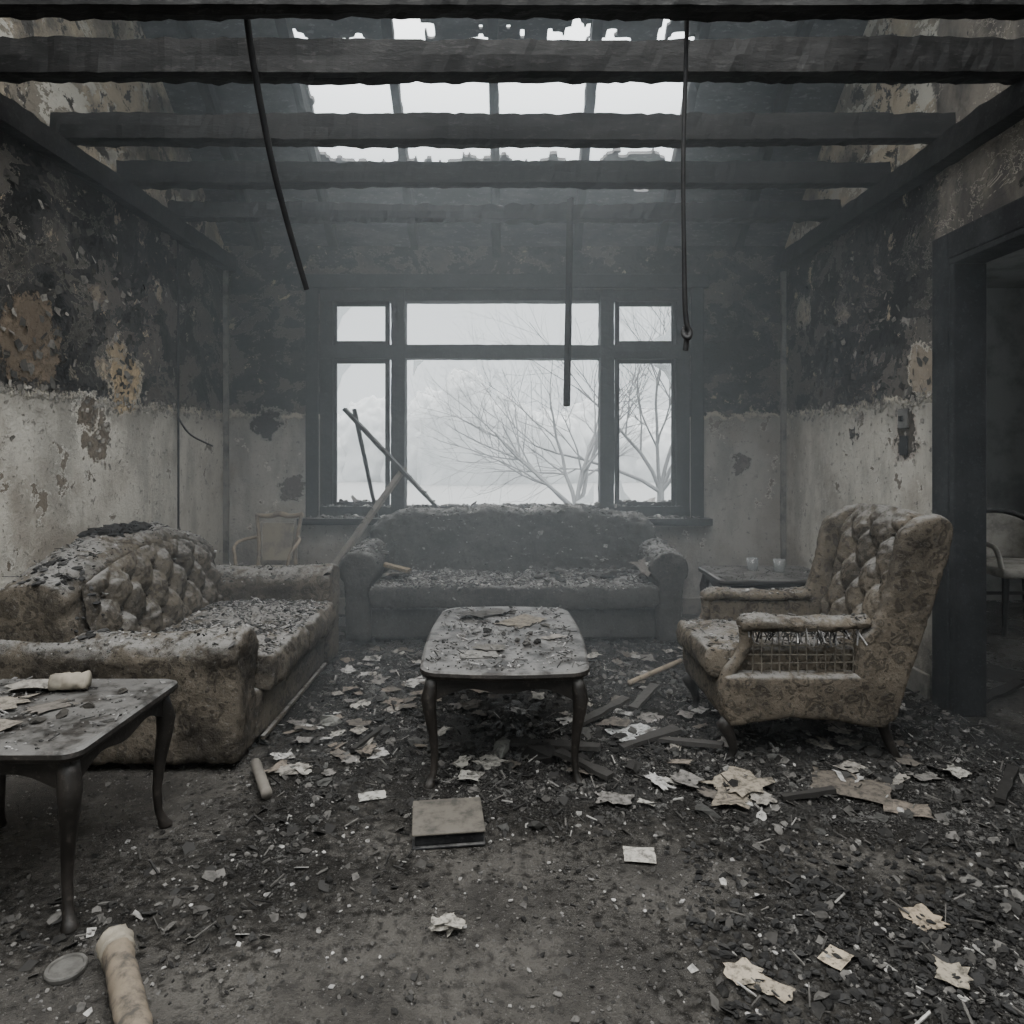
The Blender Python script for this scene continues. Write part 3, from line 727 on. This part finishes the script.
tube('arm_1',[(X0+.15,Y0+.18,.66),(X0+.21,Y0+.05,.66),(X0+.22,Y0-.1,.63),(X0+.18,Y0-.15,.56),(X0+.17,Y0-.15,.42)],.011,M_pwood,sc_)
tube('arm_2',[(X0-.15,Y0+.18,.66),(X0-.21,Y0+.05,.66),(X0-.22,Y0-.1,.63),(X0-.18,Y0-.15,.56),(X0-.17,Y0-.15,.42)],.011,M_pwood,sc_)

# --- hanging cables etc
tube('hanging_cable',[(-.955,2.47,2.98),(-.955,2.50,2.85),(-.94,2.6,2.6),(-.905,2.7,2.3),(-.84,2.85,1.97)],[.012,.012,.013,.012,.011],M_cable)
tube('hanging_cable.001',[(.65,2.47,2.98),(.655,2.5,2.8),(.64,2.5,2.4),(.645,2.5,2.0),(.65,2.5,1.76),(.67,2.5,1.73),(.655,2.48,1.70),(.64,2.51,1.73),(.66,2.52,1.76),(.655,2.5,1.70),(.65,2.5,1.665)],[.008]*4+[.01]*7,M_cable)
timber('hanging_batten',(.41,4.48,2.95),(.385,4.46,1.585),.045,.02,None,.003,40)
tube('wall_wire',[(XL+.02,4.61,2.78),(XL+.03,4.60,2.2),(XL+.02,4.62,1.5),(XL+.03,4.6,.74)],.007,M_cable)
tube('wall_wire.001',[(XL+.02,4.62,1.52),(XL+.05,4.66,1.42),(XL+.1,4.8,1.36),(XL+.12,4.92,1.33)],.006,M_cable)
sw=empty('light_switch',(XR,3.78,1.42))
box('plate',XR-.015,XR,3.74,3.83,1.42,1.53,M_metal,sw,.006); box('toggle',XR-.03,XR-.015,3.775,3.80,1.46,1.49,M_frame,sw,.003)
box('lower_box',XR-.012,XR,3.75,3.82,1.27,1.38,M_frame,sw,.004)
mg2=N('dusty_glass',0.25,0.5); mg2.b.inputs['Transmission Weight'].default_value=0.75; mg2.done((0.5,0.52,0.52))
for i,(x,y) in enumerate(((1.54,4.30),(1.69,4.25))):
    rings=[]
    for (z,r) in ((.541,.028),(.545,.03),(.62,.036),(.62,.033),(.55,.027)):
        rings.append([(x+r*math.cos(a*math.pi/10),y+r*math.sin(a*math.pi/10),z) for a in range(20)])
    loft('drinking_glass' if i==0 else 'drinking_glass.001',rings,mg2.mat)

# ------------------------------------------------------------------ clutter
bpy.context.view_layer.update()
dg=bpy.context.evaluated_depsgraph_get()
def drop(x,y,z=1.25):
    h,loc,nrm,idx,ob,mt=scene.ray_cast(dg,Vector((x,y,z)),Vector((0,0,-1)),distance=3)
    return (loc.z,nrm,ob.name) if h else (0,Vector((0,0,1)),'')
D=Batch(); cnt=0
while cnt<18000:
    x=U(-2.2,4.6 if R()<.06 else 2.18); y=1.3+4.05*R()**1.1
    if R()>min(1,dens(x,y)*.8): continue
    d=dens(x,y); z=fz(x,y); cnt+=1
    s=U(.003,.009) if R()<.8 else U(.009,.028)*(1 if d>.4 else .6)
    r=R()
    if r<.62: D.chip((x,y,z+.002),s*1.2,.7,dcol(),U(.001,.003))
    elif r<.92 or d<.4: D.rock((x,y,z+s*.25),s*.7,dcol())
    else: D.stick((x,y,z+.006),(x+U(-.05,.05),y+U(-.05,.05),z+U(.004,.03)),U(.003,.008),U(.002,.006),dcol())
for i in range(8000):
    x=U(-1.7,2.0);y=U(1.35,3.0); v=U(.008,.14); s=U(.0012,.0055)
    D.rock((x,y,fz(x,y)+s*.3),s,(v,v*.97,v*.93))
for i in range(2300):
    x=U(.5,1.8)+.0;y=U(1.4,2.25); s=U(.003,.017); v=U(.006,.032)
    if R()<min(1,dens(x,y)): D.rock((x,y,fz(x,y)+s*.4),s,(v,v,v))
for i in range(150):
    x=U(-1.3,1.8);y=U(1.45,3.4); v=U(.22,.40); D.chip((x,y,fz(x,y)+.003),U(.004,.013),.25,(v,v*.98,v*.95),.002)
D.make('floor_debris',M_deb)
B=Batch()
for (x,y,l,a,w,z) in ((.62,3.0,.3,.4,.06,.03),(.3,2.72,.26,2.4,.05,.02),(.75,2.95,.35,-.5,.04,.04),(-.28,3.9,.3,.3,.06,.03),
   (1.9,2.6,.3,.8,.04,.02),(1.3,4.0,.4,.2,.05,.03),(.7,3.5,.3,1.0,.05,.03),(1.1,2.5,.2,.1,.03,.02),(-.62,3.0,.2,1.1,.03,.02),(2.6,3.6,.4,.5,.06,.03),(.2,2.95,.4,-.3,.06,.03),(.45,3.25,.35,.7,.05,.04)):
    dx,dy=math.cos(a)*l/2,math.sin(a)*l/2; z0=fz(x,y)
    c=U(.012,.06); B.stick((x-dx,y-dy,z0+.012),(x+dx,y+dy,z0+.012+z),w,.018,(c,c*.95,c*.9))
for i in range(170):
    x,y=U(-1.0,1.6),U(2.3,4.4)
    if R()<dens(x,y)*.8: s=U(.015,.045); v=U(.012,.09); B.rock((x,y,fz(x,y)+s*.2),s,(v,v,v*.95),.45)
for (x,y,s) in ((.15,2.86,.1),(.28,2.8,.07),(-.02,2.95,.06),(-.84,3.23,.06),(.5,2.75,.07)): B.rock((x,y,s*.3),s,(.025,.024,.023) if s!=.06 else (.2,.2,.185),.5)
B.make('charred_rubble',M_deb)
Pp=Batch()
def paper(x,y,w,h,a,c,curl=.02,rag=.5): Pp.sheet((x,y,fz(x,y)+.008),w,h,a,c,curl,rag=rag)
paper(.56,3.06,.21,.15,.4,(.38,.39,.385),rag=.1); paper(.42,2.18,.10,.085,-.1,(.36,.345,.31),.006,.05); paper(-.505,2.54,.10,.06,.3,(.34,.335,.31),.008,.1)
paper(1.31,2.61,.27,.2,-.5,(.12,.105,.088),rag=.15); paper(.887,2.62,.2,.18,.6,(.25,.22,.175),.04); paper(.82,2.5,.14,.12,1.2,(.2,.175,.14),.03)
paper(1.43,2.45,.15,.1,-.4,(.17,.145,.12),rag=.1); paper(.58,1.68,.08,.07,.4,(.32,.28,.22),.02); paper(.63,1.64,.1,.05,-.6,(.26,.225,.175),.02); paper(.83,1.73,.075,.06,.7,(.34,.29,.22),.01,.1)
paper(1.14,1.87,.09,.08,.2,(.28,.23,.17),.03); paper(1.08,1.66,.08,.07,1,(.27,.24,.19),.02)
for i in range(170):
    x,y=U(-1.0,1.9),U(2.45,4.45)
    if R()<dens(x,y)*.9: paper(x,y,U(.03,.13),U(.03,.10),U(0,3.14),random.choice(PC),U(.01,.04))
for i in range(22): paper(U(-1.0,-.5),U(2.7,4.1),U(.04,.12),U(.04,.09),U(0,3),random.choice(PC),.03)
Pp.make('scattered_papers',M_paper)
bk=empty('scorched_book',(-.2,2.33,.03))
def rb(nm,b,m_,ang,c):
    o=box(nm,*b,m_,bk,.004); 
    mt=Matrix.Translation(Vector(c))@Matrix.Rotation(ang,4,'Z')@Matrix.Translation(-Vector(c)); o.data.transform(mt); return o
rb('cover',(-.325,-.085,2.22,2.44,.048,.056),plain('book_cover',(.11,.10,.085),.8,.9,18),.12,(-.2,2.33,0)); rb('pages',(-.315,-.09,2.23,2.43,.012,.048),M_frame,.12,(-.2,2.33,0)); rb('back_cover',(-.325,-.085,2.22,2.44,.004,.012),M_frame,.12,(-.2,2.33,0))
C=Batch(); 
for i in range(10): C.sheet((-.165+U(-.025,.025),1.85+U(-.025,.025),.008+U(0,.012)),.045,.03,U(0,3),(.3,.285,.25),.02,U(-.5,.5),4)
C.make('crumpled_paper',M_paper)
rl=empty('cardboard_tube',(-.9,1.62,.05))
M_tube=plain('scorched_cardboard',(.16,.132,.10),.9,.9,22)
def cylx(nm,a,b,r,mat,par,seg=40,amp=.06,lam=0):
    a=Vector(a);b=Vector(b);d=(b-a).normalized();s=d.cross(Vector((0,0,1))).normalized();u=s.cross(d);rings=[]
    for i in range(seg+1):
        p=a.lerp(b,i/seg); rr=r*(1+lam*(1 if i%4<2 else 0))
        rings.append([p+(s*math.cos(q*math.pi/10)+u*math.sin(q*math.pi/10))*rr*(1+amp*fbm(i*.3,q*.4,r)) for q in range(20)])
    return loft(nm,rings,mat,par)
cylx('body',(-.985,1.72,.045),(-.70,1.33,.045),.033,M_tube,rl,lam=.05,amp=.12)
cylx('collar',(-1.005,1.745,.046),(-.975,1.705,.046),.039,M_ceram,rl,seg=8,amp=.2)
cylx('core',(-1.02,1.765,.046),(-1.0,1.74,.046),.026,M_frame,rl,seg=4)
loft('tin_lid',[[(-1.10+r*math.cos(a*math.pi/12),1.70+r*math.sin(a*math.pi/12),z) for a in range(24)] for z,r in ((.002,.045),(.012,.047),(.016,.045),(.016,.038),(.012,.036))],M_metal,None,smooth=False)
cylx('wooden_dowel',(-1.02,2.76,.035),(-.89,2.52,.03),.02,M_grey,None,seg=20)
cylx('wooden_dowel.001',(.66,3.72,.03),(1.02,4.02,.06),.014,M_pwood,None,seg=20)

def scatter(nm,x0,x1,y0,y1,n,smin,smax,colf,parent=None,zt=1.25,flat=.3,sticks=.1):
    b=Batch()
    for i in range(n):
        x,y=U(x0,x1),U(y0,y1); z,nr,ob=drop(x,y,zt)
        if z<.2 or nr.z<.35: continue
        if fbm(x*4+3,y*4,1,3)<-.12 and R()<.7: continue
        s=U(smin,smax)*(2 if R()<.06 else 1); r=R()
        if r<.5: b.chip((x,y,z+.001),s,flat,colf(),U(.001,.004))
        elif r<1-sticks: b.rock((x,y,z+s*.2),s*.7,colf())
        else: b.stick((x,y,z+.004),(x+U(-.05,.05),y+U(-.05,.05),z+U(.004,.02)),.005,.003,colf())
    if b.V: b.make(nm,M_deb,parent)
scatter('ash_debris',-1.78,-1.04,2.98,4.05,3000,.004,.016,ashc,s1,flat=.6)
scatter('ash_top',-2.1,-1.1,2.74,4.27,2400,.003,.011,ashc,s1,flat=.6)
scatter('ash_debris',-.92,1.0,4.48,5.1,5000,.005,.020,ashc,s2,zt=.84,flat=.7)
scatter('ash_top',-1.1,1.2,4.5,5.3,3200,.004,.018,ashc,s2,flat=.8)
scatter('ash_debris',.86,1.55,2.82,3.44,1000,.003,.011,ashc,ac)
ct=bpy.data.objects['coffee_table'];st=bpy.data.objects['side_table'];st1=bpy.data.objects['side_table.001']
scatter('ash_debris',-.32,.29,2.6,3.64,1400,.002,.010,ashc,ct)
scatter('ash_debris',-1.78,-1.15,1.82,2.4,450,.002,.007,ashc,st)
scatter('ash_debris',1.25,1.93,4.0,4.5,250,.002,.008,ashc,st1,zt=.9)
scatter('sill_debris',-1.6,1.5,5.33,5.53,1600,.008,.034,ashc,wn,zt=.98,flat=.8)
T=Batch()
T.sheet((.07,3.33,.463),.22,.14,.9,(.18,.16,.13),.02); T.sheet((-.12,2.80,.463),.15,.10,.1,(.18,.175,.165),.012,rag=.1); T.sheet((-.08,2.88,.466),.13,.09,-.2,(.12,.115,.105),.012)
T.sheet((-.10,3.5,.463),.2,.13,.4,(.09,.087,.082),.03); T.sheet((-.17,3.42,.47),.16,.1,-.3,(.06,.058,.055),.03); T.sheet((.2,3.05,.463),.1,.06,.6,(.22,.205,.185),.01)
for (x,y,s) in ((.08,2.93,.03),(.13,2.97,.022),(-.02,3.1,.02),(.04,3.0,.018),(-.1,3.15,.022),(.18,3.25,.02),(-.2,3.05,.018),(.02,3.5,.025),(.1,3.1,.018),(-.05,3.3,.02)): T.rock((x,y,.46+s*.4),s,dcol())
T.make('burnt_papers',M_deb,ct)
T=Batch()
T.sheet((-1.62,2.12,.503),.2,.14,.3,(.21,.19,.16),.02);T.sheet((-1.5,1.95,.503),.17,.12,-.4,(.19,.17,.145),.02,rag=.2);T.sheet((-1.58,2.28,.505),.18,.1,.1,(.25,.235,.21),.03);T.sheet((-1.42,2.12,.503),.12,.09,.9,(.13,.118,.105),.015)
for (x,y,s) in ((-1.34,2.05,.022),(-1.3,2.12,.02),(-1.38,2.0,.018),(-1.27,2.25,.018)): T.rock((x,y,.5+s*.4),s,(.04,.037,.033))
T.make('burnt_papers',M_deb,st)
cylx('rolled_cloth',(-1.51,2.26,.530),(-1.40,2.28,.530),.027,M_ceram,None,seg=16,amp=.3)
L=Batch()
for i in range(90):
    x,y=-1.97+U(-.10,.10),3.42+U(-.14,.14); z,_,_=drop(x,y); s=U(.015,.04); v=U(.012,.03); L.rock((x,y,z+s*.3),s,(v,v,v))
for i in range(50):
    x,y=U(-2.05,-1.9),U(3.5,4.0); z,_,_=drop(x,y); s=U(.01,.03); L.rock((x,y,z+s*.2),s,ashc(),.4)
for i in range(50):
    x,y=U(-2.0,-1.7),U(2.78,2.95); z,_,_=drop(x,y); s=U(.01,.025); v=U(.02,.06); L.rock((x,y,z+s*.2),s,(v,v,v),.4)
L.make('charred_lumps',M_deb,s1)
L=Batch()
for i in range(120):
    k=R(); x=(-.85+U(-.1,.15)) if k<.35 else ((.3+U(-.1,.1)) if k<.5 else U(.45,.95)); y=U(4.65,4.98); z,_,_=drop(x,y,.84); s=U(.012,.045); v=U(.02,.14); L.rock((x,y,z+s*.4),s,(v,v*.98,v*.94),.6)
L.stick((-.88,4.8,.5),(-.68,4.7,.47),.06,.02,(.22,.18,.12)); L.sheet((-.75,4.68,.44),.16,.1,.4,(.22,.2,.17),.04)
L.sheet((.93,4.6,.5),.22,.16,.9,(.14,.128,.115),.05,.5); L.sheet((.4,4.7,.43),.14,.1,.5,(.12,.115,.105),.04)
L.make('charred_lumps',M_deb,s2)
def flakes(nm,xw,sgn,pts,n,parent):
    b=Batch()
    for i in range(n):
        y,z,ry,rz=random.choice(pts); y+=random.gauss(0,ry); z+=random.gauss(0,rz)
        if z<.2 or y>5.35 or z>2.68: continue
        dk=1 if z>1.62 else 0
        w=U(.005,.018+.010*dk); h=U(.005,.018+.010*dk); k=U(.002,.010+.006*dk); a0=U(0,6.28); cs,sn=math.cos(a0),math.sin(a0); o=len(b.V)
        for (a,c,e) in ((-1,1,0),(1,1,0),(1.0,0,.35),(-1,0,.35),(.7,-1,1),(-.8,-1,1)):
            p,q=a*w*U(.5,1.2),c*h*U(.5,1.2)
            b.V.append((xw+sgn*(.002+k*e),y+p*cs-q*sn,z+p*sn+q*cs))
        v=U(.16,.42) if not dk else (U(.02,.09) if R()<.8 else U(.12,.34)); col=(v,v*.93,v*.82)
        b.F+=[(o,o+1,o+2,o+3),(o+3,o+2,o+4,o+5)]; b.C+=[col,col]
    return b.make(nm,M_deb)
lp=[(y,1.56,.2,.03) for y in (3.1,3.4,3.7,4.0,4.3,4.6,4.9,5.2)]
flakes('peeling_paint_left',XL,1,lp+[(3.74,1.40,.1,.1),(4.02,1.75,.1,.1),(3.2,1.8,.14,.14)]+[(3.8,2.15,.6,.35)]*9,620,wl)
flakes('peeling_paint_right',XR,-1,[(y,1.56,.2,.03) for y in (3.7,4.1,4.5,4.9,5.2)]+[(3.7,1.5,.08,.15)]+[(4.5,2.15,.45,.33)]*6,420,wr)

# ------------------------------------------------------------------ haze, light, camera
HY=2.7
pl=[(YB-.005,.0),(YB-.005,EZ),(RY,RZ-.02),(HY,zroof(HY)-.02),(HY,.0)]
hz=prism_x('smoke_haze',[pl],XL+.005,XR-.005,M_char)
mv=bpy.data.materials.new('smoke_volume'); mv.use_nodes=True; nt=mv.node_tree; nt.nodes.clear()
out=nt.nodes.new('ShaderNodeOutputMaterial'); vs=nt.nodes.new('ShaderNodeVolumeScatter'); vs.inputs['Color'].default_value=(.86,.94,1,1)
vs.inputs['Density'].default_value=0.092; vs.inputs['Anisotropy'].default_value=0.3; nt.links.new(vs.outputs[0],out.inputs['Volume'])
hz.data.materials.clear(); hz.data.materials.append(mv)

w=bpy.data.worlds.new('overcast'); scene.world=w; w.use_nodes=True; nt=w.node_tree
bg=nt.nodes['Background']
tc=nt.nodes.new('ShaderNodeTexCoord'); sp=nt.nodes.new('ShaderNodeSeparateXYZ'); nt.links.new(tc.outputs['Generated'],sp.inputs[0])
mr=nt.nodes.new('ShaderNodeMapRange'); mr.interpolation_type='SMOOTHSTEP'; nt.links.new(sp.outputs[2],mr.inputs[0])
mr.inputs[1].default_value=.3; mr.inputs[2].default_value=1.0; mr.inputs[3].default_value=1.9; mr.inputs[4].default_value=11.5
nt.links.new(mr.outputs[0],bg.inputs[1])
mc=nt.nodes.new('ShaderNodeMix'); mc.data_type='RGBA'; mr3=nt.nodes.new('ShaderNodeMapRange'); nt.links.new(sp.outputs[2],mr3.inputs[0])
mr3.inputs[1].default_value=.35; mr3.inputs[2].default_value=.85; nt.links.new(mr3.outputs[0],mc.inputs[0])
mc.inputs[6].default_value=(.87,.945,.98,1); mc.inputs[7].default_value=(.985,.98,.96,1); nt.links.new(mc.outputs[2],bg.inputs[0])
def portal(nm,loc,rx,sx,sy):
    l=bpy.data.lights.new(nm,'AREA'); l.shape='RECTANGLE'; l.size=sx; l.size_y=sy; l.cycles.is_portal=True
    o=bpy.data.objects.new(nm,l); o.location=loc; o.rotation_euler=(math.radians(rx),0,0); COL.objects.link(o)
portal('sky_portal_window',(-.025,YB+.26,1.67),-90,2.95,1.85)
portal('sky_portal_roof',(-.08,4.5,zroof(4.5)+.12),-38.66,2.9,1.05)
portal('sky_portal_roof_front',(0,1.05,zroof(1.05)+.12),22.8,4.4,4.1)
portal('sky_portal_rear',(0,YR-.2,1.5),90,2.6,1.4)

cd=bpy.data.cameras.new('camera'); cam=bpy.data.objects.new('camera',cd); COL.objects.link(cam)
cam.location=(0,0,1.3); cam.rotation_euler=(math.radians(90),0,0); cd.lens=24; cd.sensor_width=36; cd.shift_x=.004; cd.shift_y=-.0605; cd.clip_start=.05
scene.camera=cam
